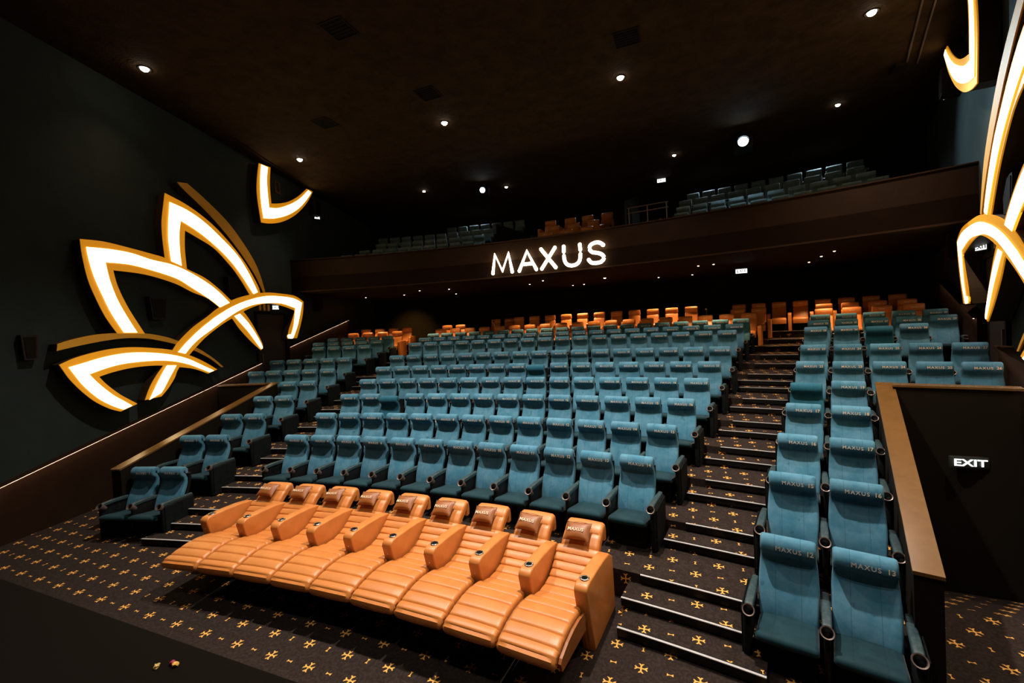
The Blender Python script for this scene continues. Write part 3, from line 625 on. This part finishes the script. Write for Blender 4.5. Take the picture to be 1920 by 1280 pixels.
ORD = {'A': 'front', 'B': 'second', 'C': 'third', 'D': 'fourth', 'E': 'fifth', 'F': 'sixth', 'G': 'seventh', 'H': 'eighth', 'I': 'ninth', 'J': 'tenth'}
proto_seat = {}
def blue_seat(R_, s, z, label, group, num=None, left_arm=False, right_arm=True, end_l=False, end_r=False, new=False, gold=False, detail=True, grey=False):  # new picks the darker, forward-tilted back
    (x, y, _), rz = place(R_, s, z)
    t = thing('cinema_seat', label, 'seat', (x, y, z), rz, group)
    key = (new, grey)
    if key not in proto_seat:
        bk = ob('backrest', me_back_darker if new else me_back_grey if grey else me_back, t)
        if new: bk.location = (0, -.05, -.02); bk.rotation_euler = (RAD(7), 0, 0)
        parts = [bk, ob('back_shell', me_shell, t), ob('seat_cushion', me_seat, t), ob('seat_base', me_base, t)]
        proto_seat[key] = parts
    else:
        for p in proto_seat[key]:
            c_ = p.copy(); c_.parent = t; C.objects.link(c_)
    for on, sx, end in ((left_arm, -1, end_l), (right_arm, 1, end_r)):
        if not on: continue
        a = ob('armrest', me_arm, t, (sx * .29, 0, 0)); c_ = ob('cup_holder', me_cup, a, (0, -.578, .552)); 
        if detail: ob('cup_well', me_cupin, a, (0, -.578, .552))
        ob('end_panel' if end else 'seat_support', me_end if end else me_post, t, (sx * (.29 + (.02 if end else 0)), 0, 0))
        if end and detail: ob('fabric_facing', me_endcloth, t, (sx * .351, 0, 0))
    if num is not None:
        r = RAD(-6) if not new else RAD(1); dy = -.0955 - (.045 if new else 0)
        ob('lettering', me_word_gold if gold else me_word, t, (.008, dy, .948), (r, 0, 0))
        ob('seat_number', NUM[num], t, (.178, dy, .951), (r, 0, 0))
    return t
DARKER = {('D', 5), ('F', 14), ('H', 25), ('E', 18)}  # seats with a darker back cloth, tilted forward
for r in ROWS:
    R_, z = RB[r], ZF[r]
    if r in CEN:
        a, b = CEN[r]; mid = (a + b) / 2
        for n in range(a, b + 1):
            wd = 'darker ' if (r, n) in DARKER else ''
            blue_seat(R_, (n - mid) * PITCH, z, '%sblue velvet seat printed %s in the %s row, centre block' % (wd, word(n), ORD[r]), 'blue seats in the centre block',
                      n, left_arm=(n == a), end_l=(n == a), end_r=(n == b), new=(r, n) in DARKER, gold=r > 'G', detail=r < 'H')
        last, first = b, a
    else: last, first = 11, 3
    for j in range(NSIDE[r]):
        s = half_of(r) + OFFS[r] + (j + .5) * PITCH
        outer = j == NSIDE[r] - 1
        if r == 'F' and outer: s -= .03
        nr, nl = last + 1 + j, first - 1 - j
        wd = 'darker ' if (r, nr) in DARKER else ''
        blue_seat(R_, s, z, '%sblue velvet seat printed %s in the %s row, right block' % (wd, word(nr), ORD[r]), 'blue seats in the right block', nr, left_arm=(j == 0), right_arm=not (outer and r in 'FG'), end_l=(j == 0), end_r=outer and r < 'F',
                  new=(r, nr) in DARKER, gold=r > 'E', detail=r < 'H')
        blue_seat(R_, -s, z, 'blue velvet seat printed %s in the %s row, left block' % (word(nl), ORD[r]), 'blue seats in the left block', nl, left_arm=(outer and r not in 'FG'), right_arm=True, end_l=outer and r < 'F', end_r=(j == 0), gold=r > 'E', detail=r < 'H')
# balcony, blue
BR = [30.7, 31.8, 32.85, 33.98, 35.1]; BZ = [5.53, 5.91, 6.37, 6.88, 7.40]
RW = ['first balcony row', 'second balcony row', 'third balcony row', 'fourth balcony row', 'last balcony row']
for i, (n, s0) in enumerate(((9, 3.86), (10, 3.91), (10, 3.98), (10, 4.08), (10, 4.40))):
    for k in range(n):
        blue_seat(BR[i], s0 + .58 * k, BZ[i], 'dim grey blue seat on the balcony right, %s, %s from the centre' % (RW[i], ORDN[k + 1]), 'blue seats on the right of the balcony', None, detail=False, grey=True)
for i, (n, s0) in enumerate(((9, 4.32), (9, 4.33), (9, 4.32), (10, 4.38), (7, 3.27))):
    for k in range(n):
        blue_seat(BR[i], -(s0 + .58 * k), BZ[i], 'dim grey blue seat on the balcony left, %s, %s from the centre' % (RW[i], ORDN[k + 1]), 'blue seats on the left of the balcony', None, detail=False, grey=True)

# ================================================================ FRONT ROW RECLINERS
def padded(seams, n_per=4, bulge=.010, groove=.010):
    """path through seam points with a padded roll between each two, a tight stitched groove at each seam"""
    out = []
    for i in range(len(seams) - 1):
        a = Vector((0, *seams[i])); b = Vector((0, *seams[i + 1])); t = (b - a).normalized(); nn = t.cross(Vector((1, 0, 0)))
        if i == 0: out.append(a - nn * groove)
        for u in (.07, .2, .5, .8, .93, 1.0):
            h = bulge * (1 - (2 * u - 1) ** 4) if u < 1 else -groove
            p = a.lerp(b, u) + nn * h; out.append(p)
    return [(p.y, p.z) for p in out]
head_path = [(.29, .68), (.295, .77), (.28, .84), (.245, .872), (.19, .873), (.13, .838), (.095, .812), (.086, .795), (.070, .793), (.03, .764), (-.02, .722), (-.052, .695), (-.058, .672)]
me_rh = cushion(head_path, .225, .10, .035, 0, .008, nx=6).me()
me_rb = cushion(padded([(-.055, .688), (-.14, .632), (-.225, .578), (-.31, .528), (-.40, .487)]), .238, .12, .03, 0, .004, nx=6, hws=[.262] * 7 + [.252] * 6 + [.244] * 6 + [.240] * 6).me()
me_rs = cushion(padded([(-.40, .487), (-.52, .463), (-.66, .468), (-.80, .503)], 4, .008, .006), .24, .14, .03, 0, .004, nx=6).me()
me_rl = cushion(padded([(-.80, .503), (-.95, .533), (-1.10, .540), (-1.25, .522), (-1.38, .492), (-1.465, .475)], 4, .009, .009) + [(-1.492, .452), (-1.50, .41), (-1.47, .37)], .278, .14, .035, 0, .006, nx=6).me()
ARM = [(.10, .0), (.06, .60), (-.06, .685), (-.25, .715), (-.50, .730), (-.72, .736), (-.79, .730), (-.83, .705), (-.84, .665), (-.66, .0)]
def arm_solid(poly, x0, x1, r=.018):
    b = MB().prism(poly, lambda p, d: (d, p[0], p[1]), x0, x1); bm = bmesh.new(); me = b.me(); bm.from_mesh(me)
    bmesh.ops.dissolve_limit(bm, angle_limit=RAD(1), verts=bm.verts[:], edges=bm.edges[:])
    ed = [e for e in bm.edges if abs(e.verts[0].co.x - e.verts[1].co.x) < 1e-5]
    bmesh.ops.bevel(bm, geom=ed, offset=r, segments=3, affect='EDGES', profile=.5); bm.to_mesh(me); bm.free(); return me
me_ra = arm_solid(ARM, -.068, .068)
me_ring = MB().lathe([(.031, -.004), (.031, .004), (.043, .006), (.049, .001), (.049, -.004)], (0, 0, 0), (0, 0, 1), 20, True).me()
me_well = MB().cyl((0, 0, -.002), .031, .031, (0, 0, 1), .003, 18).me()
me_btn = MB().cyl((0, 0, 0), .010, .010, (0, -1, 0), .005, 10).me()
me_ctrl = MB().rbox(-.02, .02, -.006, 0, -.045, .045, .005, 1).me()
me_rbase = MB().rbox(-.23, .23, -.62, .12, .0, .32, .02, 2).me()
me_skirt = MB().prism([(-.80, .30), (-.80, .46), (-.95, .49), (-1.10, .495), (-1.25, .478), (-1.40, .44), (-1.43, .41), (-1.40, .33)], lambda p, d: (d, p[0], p[1]), .286, .312).me()
me_mech = MB().box(-.16, -.13, -1.25, -.6, .28, .32).box(.13, .16, -1.25, -.6, .28, .32).box(-.16, .16, -.95, -.92, .26, .30).me()
def pillow_me():
    bm = bmesh.new(); n = 12; W_, H_ = .150, .112; v = {}
    for sd in (1, -1):
        for i in range(n + 1):
            for j in range(n + 1):
                u, w = -1 + 2 * i / n, -1 + 2 * j / n
                if sd == -1 and (i in (0, n) or j in (0, n)): v[sd, i, j] = v[1, i, j]; continue
                pin = 1 - .10 * (1 - u * u) * 0
                x = W_ * u * (1 - .07 * (1 - w * w)); y = H_ * w * (1 - .09 * (1 - u * u)); h = .052 * ((1 - u ** 2) * (1 - w ** 2)) ** .45
                v[sd, i, j] = bm.verts.new((x, -sd * h, y))
        for i in range(n):
            for j in range(n):
                bm.faces.new((v[sd, i, j], v[sd, i + 1, j], v[sd, i + 1, j + 1], v[sd, i, j + 1]))
    bmesh.ops.recalc_face_normals(bm, faces=bm.faces[:]); me = bpy.data.meshes.new('m'); bm.to_mesh(me); bm.free(); return me
me_pil = pillow_me()
me_strap = MB().tube([(-.14, .02, .09), (-.13, .04, .125), (0, .045, .14), (.13, .04, .125), (.14, .02, .09)], .003, 6).me()
me_piping = MB().tube([(.150 * a * (1 - .07 * (1 - b * b)), 0, .112 * b * (1 - .09 * (1 - a * a))) for a, b in ([(-1 + k / 6, 1) for k in range(12)] + [(1, 1 - k / 6) for k in range(12)] + [(1 - k / 6, -1) for k in range(12)] + [(-1, -1 + k / 6) for k in range(13)])], .0032, 5).me()
me_pword = text_mesh('MAXUS', 0.054, 0.0006, 1.1, 0.0010)
for me, mt, sm in ((me_rh, 'leather', 50), (me_rb, 'leather', 50), (me_rs, 'leather', 50), (me_rl, 'leather', 50), (me_ra, 'leather', 50), (me_ring, 'chrome', 50), (me_well, 'black', 0), (me_btn, 'chrome', 0), (me_ctrl, 'plastic', 0), (me_rbase, 'black', 40), (me_mech, 'black', 0), (me_skirt, 'leather_dark', 0), (me_pil, 'leather_dark', 70), (me_strap, 'leather_dark', 50), (me_pword, 'goldthread', 0), (me_piping, 'piping', 0)):
    me.materials.append(M[mt])
    if sm:
        for p in me.polygons: p.use_smooth = True
        me.set_sharp_from_angle(angle=RAD(sm))
RR = 20.40
def rec_arm(t, x):
    a = ob('armrest', me_ra, t, (x, 0, 0)); c_ = ob('cup_holder', me_ring, a, (0, -.70, .741)); ob('cup_well', me_well, a, (0, -.70, .739))
    ob('control_panel', me_ctrl, a, (0, -.805, .56), (RAD(15), 0, 0)); ob('button', me_btn, a, (0, -.812, .57), (RAD(15), 0, 0))
for k in range(9):
    s = -2.68 + .629 * (k + .5)
    (x, y, _), rz = place(RR, s, 0)
    w = ('the leftmost of the nine', 'second from the left', 'third from the left', 'fourth from the left', 'the middle one', 'fourth from the right', 'third from the right', 'second from the right', 'the rightmost, nearest the viewer')[k]
    t = thing('recliner', 'orange leather recliner with raised legrest and head pillow, ' + w, 'recliner', (x, y, 0), rz + RAD(1.2), 'orange recliners in the front row')
    ob('headrest', me_rh, t); ob('backrest', me_rb, t); ob('seat_cushion', me_rs, t); ob('legrest', me_rl, t); ob('recliner_base', me_rbase, t); ob('legrest_mechanism', me_mech, t); ob('side_skirt', me_skirt, t)
    if k == 0: rec_arm(t, -.345)
    rec_arm(t, .284)
    p = ob('head_pillow', me_pil, t, (-.03, .005, .835), (RAD(-53), RAD(random.uniform(-4, 4)), 0))
    ob('strap', me_strap, p); ob('piping', me_piping, p); ob('lettering', me_pword, p, (-.01, -.0545, -.004))

# ================================================================ ORANGE ARMCHAIRS AT THE BACK AND ON THE BALCONY
me_oh = cushion([(.10, .86), (.10, .98), (.07, 1.035), (.02, 1.045), (-.03, 1.03), (-.055, .99), (-.06, .93), (-.05, .865), (-.03, .84)], .225, .10, .03, 0, .01, nx=4).me()
me_ob = cushion([(-.03, .835), (-.06, .81), (-.10, .72), (-.15, .60), (-.21, .50), (-.25, .45)], .225, .12, .03, 0, .012, nx=4).me()
me_os = cushion([(-.22, .44), (-.40, .455), (-.62, .455), (-.70, .43), (-.72, .38), (-.70, .25)], .225, .15, .03, 0, .012, nx=4).me()
me_oa = arm_solid([(.08, .0), (.08, .60), (-.10, .64), (-.60, .62), (-.66, .59), (-.68, .54), (-.68, .0)], -.055, .055, .015)
me_obase = MB().rbox(-.24, .24, -.62, .06, 0, .32, .02, 2).me()
me_oword = text_mesh('MAXUS', 0.035, 0.0006, 1.0, 0.0008)
for me, mt, sm in ((me_oh, 'leather', 50), (me_ob, 'leather', 50), (me_os, 'leather', 50), (me_oa, 'leather', 50), (me_obase, 'black', 40), (me_oword, 'goldthread', 0)):
    me.materials.append(M[mt])
    if sm:
        for p in me.polygons: p.use_smooth = True
        me.set_sharp_from_angle(angle=RAD(sm))
proto_o = []
def orange_chair(R_, s, z, label, group, left=False):
    (x, y, _), rz = place(R_, s, z)
    t = thing('leather_armchair', label, 'armchair', (x, y, z), rz, group)
    if not proto_o:
        proto_o.extend([ob('headrest', me_oh, t), ob('backrest', me_ob, t), ob('seat_cushion', me_os, t), ob('chair_base', me_obase, t), ob('armrest', me_oa, t, (.325, 0, 0)), ob('lettering', me_oword, t, (0, -.073, .95))])
    else:
        for p in proto_o:
            c_ = p.copy(); c_.parent = t; C.objects.link(c_)
    if left: ob('armrest', me_oa, t, (-.325, 0, 0))
    return t
for k in range(19):
    orange_chair(32.0, (k - 9) * .652, 2.35, 'orange leather armchair behind the blue centre block, first orange row, %s from the left' % ORDN[k + 1], 'orange armchairs behind the blue seats', k == 0)
for k in range(11):
    orange_chair(33.25, -2.86 + k * .70, 2.72, 'orange leather armchair on the raised second orange row, %s from the left' % ORDN[k + 1], 'orange armchairs behind the blue seats', k == 0)
for n_, s in (('left of the pair by the right aisle', 5.67), ('right of the pair by the right aisle', 6.33), ('outer of the pair by the left aisle', -6.25), ('inner of the pair by the left aisle', -5.6)):
    orange_chair(33.25, s, 2.52, 'orange leather armchair in the second orange row, ' + n_, 'orange armchairs behind the blue seats', True)
for R_, z, rw, s0 in ((32.0, 2.35, 'first', 7.86), (33.25, 2.52, 'second', 8.18)):
    for k in range(4):
        for sg, nm in ((1, 'right'), (-1, 'left')):
            orange_chair(R_, sg * (s0 + k * .667), z, 'orange leather armchair in the %s block, %s orange row, %s from the aisle' % (nm, rw, ORDN[k + 1]), 'orange armchairs in the side blocks', sg * (k == 0) != 0)
for k in range(8):
    orange_chair(34.5, 5.86 + k * .65, 2.72, 'dim orange leather armchair in the rearmost row at right, %s from the left' % ORDN[k + 1], 'orange armchairs in the rearmost row', k == 0)
for k in range(2):
    orange_chair(34.5, -4.45 + k * .66, 2.72, 'dim orange leather armchair in the rearmost row at left, %s one' % ('left', 'right')[k], 'orange armchairs in the rearmost row', k == 0)
for R_, z, rw, L_ in ((30.7, 5.67, 'front', (-.73, .05, .80)), (31.8, 6.14, 'middle', (-.73, .06, .83)), (32.9, 6.63, 'rear', (-1.16, -.32, .40, 1.18))):
    for k, s in enumerate(L_):
        orange_chair(R_, s, z, 'orange leather armchair on the balcony above the letters, %s row, %s from the left' % (rw, ORDN[k + 1]), 'orange armchairs on the balcony', True)
# slim table lamps standing among the back rows
for s, R_, w in ((-2.62 - .8, 33.0, 'left of the unlit gap'), (-3.9, 33.0, 'left of its twin'), (4.65, 33.0, 'right of the other'), (3.95, 33.0, 'left of the other, by the last chairs')):
    (x, y, _), rz = place(R_, s, 2.72)
    t = thing('reading_lamp', 'slim brass reading lamp among the orange armchairs, ' + w, 'lamp', (x, y, 2.5), rz, 'reading lamps among the orange armchairs')
    MB().cyl((0, 0, 0), .06, .05, (0, 0, 1), .02, 14).build('lamp_base', M['chrome'], t)
    MB().tube([(0, 0, .02), (0, 0, 1.05), (0, -.02, 1.12), (0, -.08, 1.14)], .010, 6).build('lamp_stem', M['chrome'], t)
    MB().cyl((0, -.08, 1.15), .02, .045, (0, -.2, -1), .06, 12).build('lamp_shade', M['cap'], t)
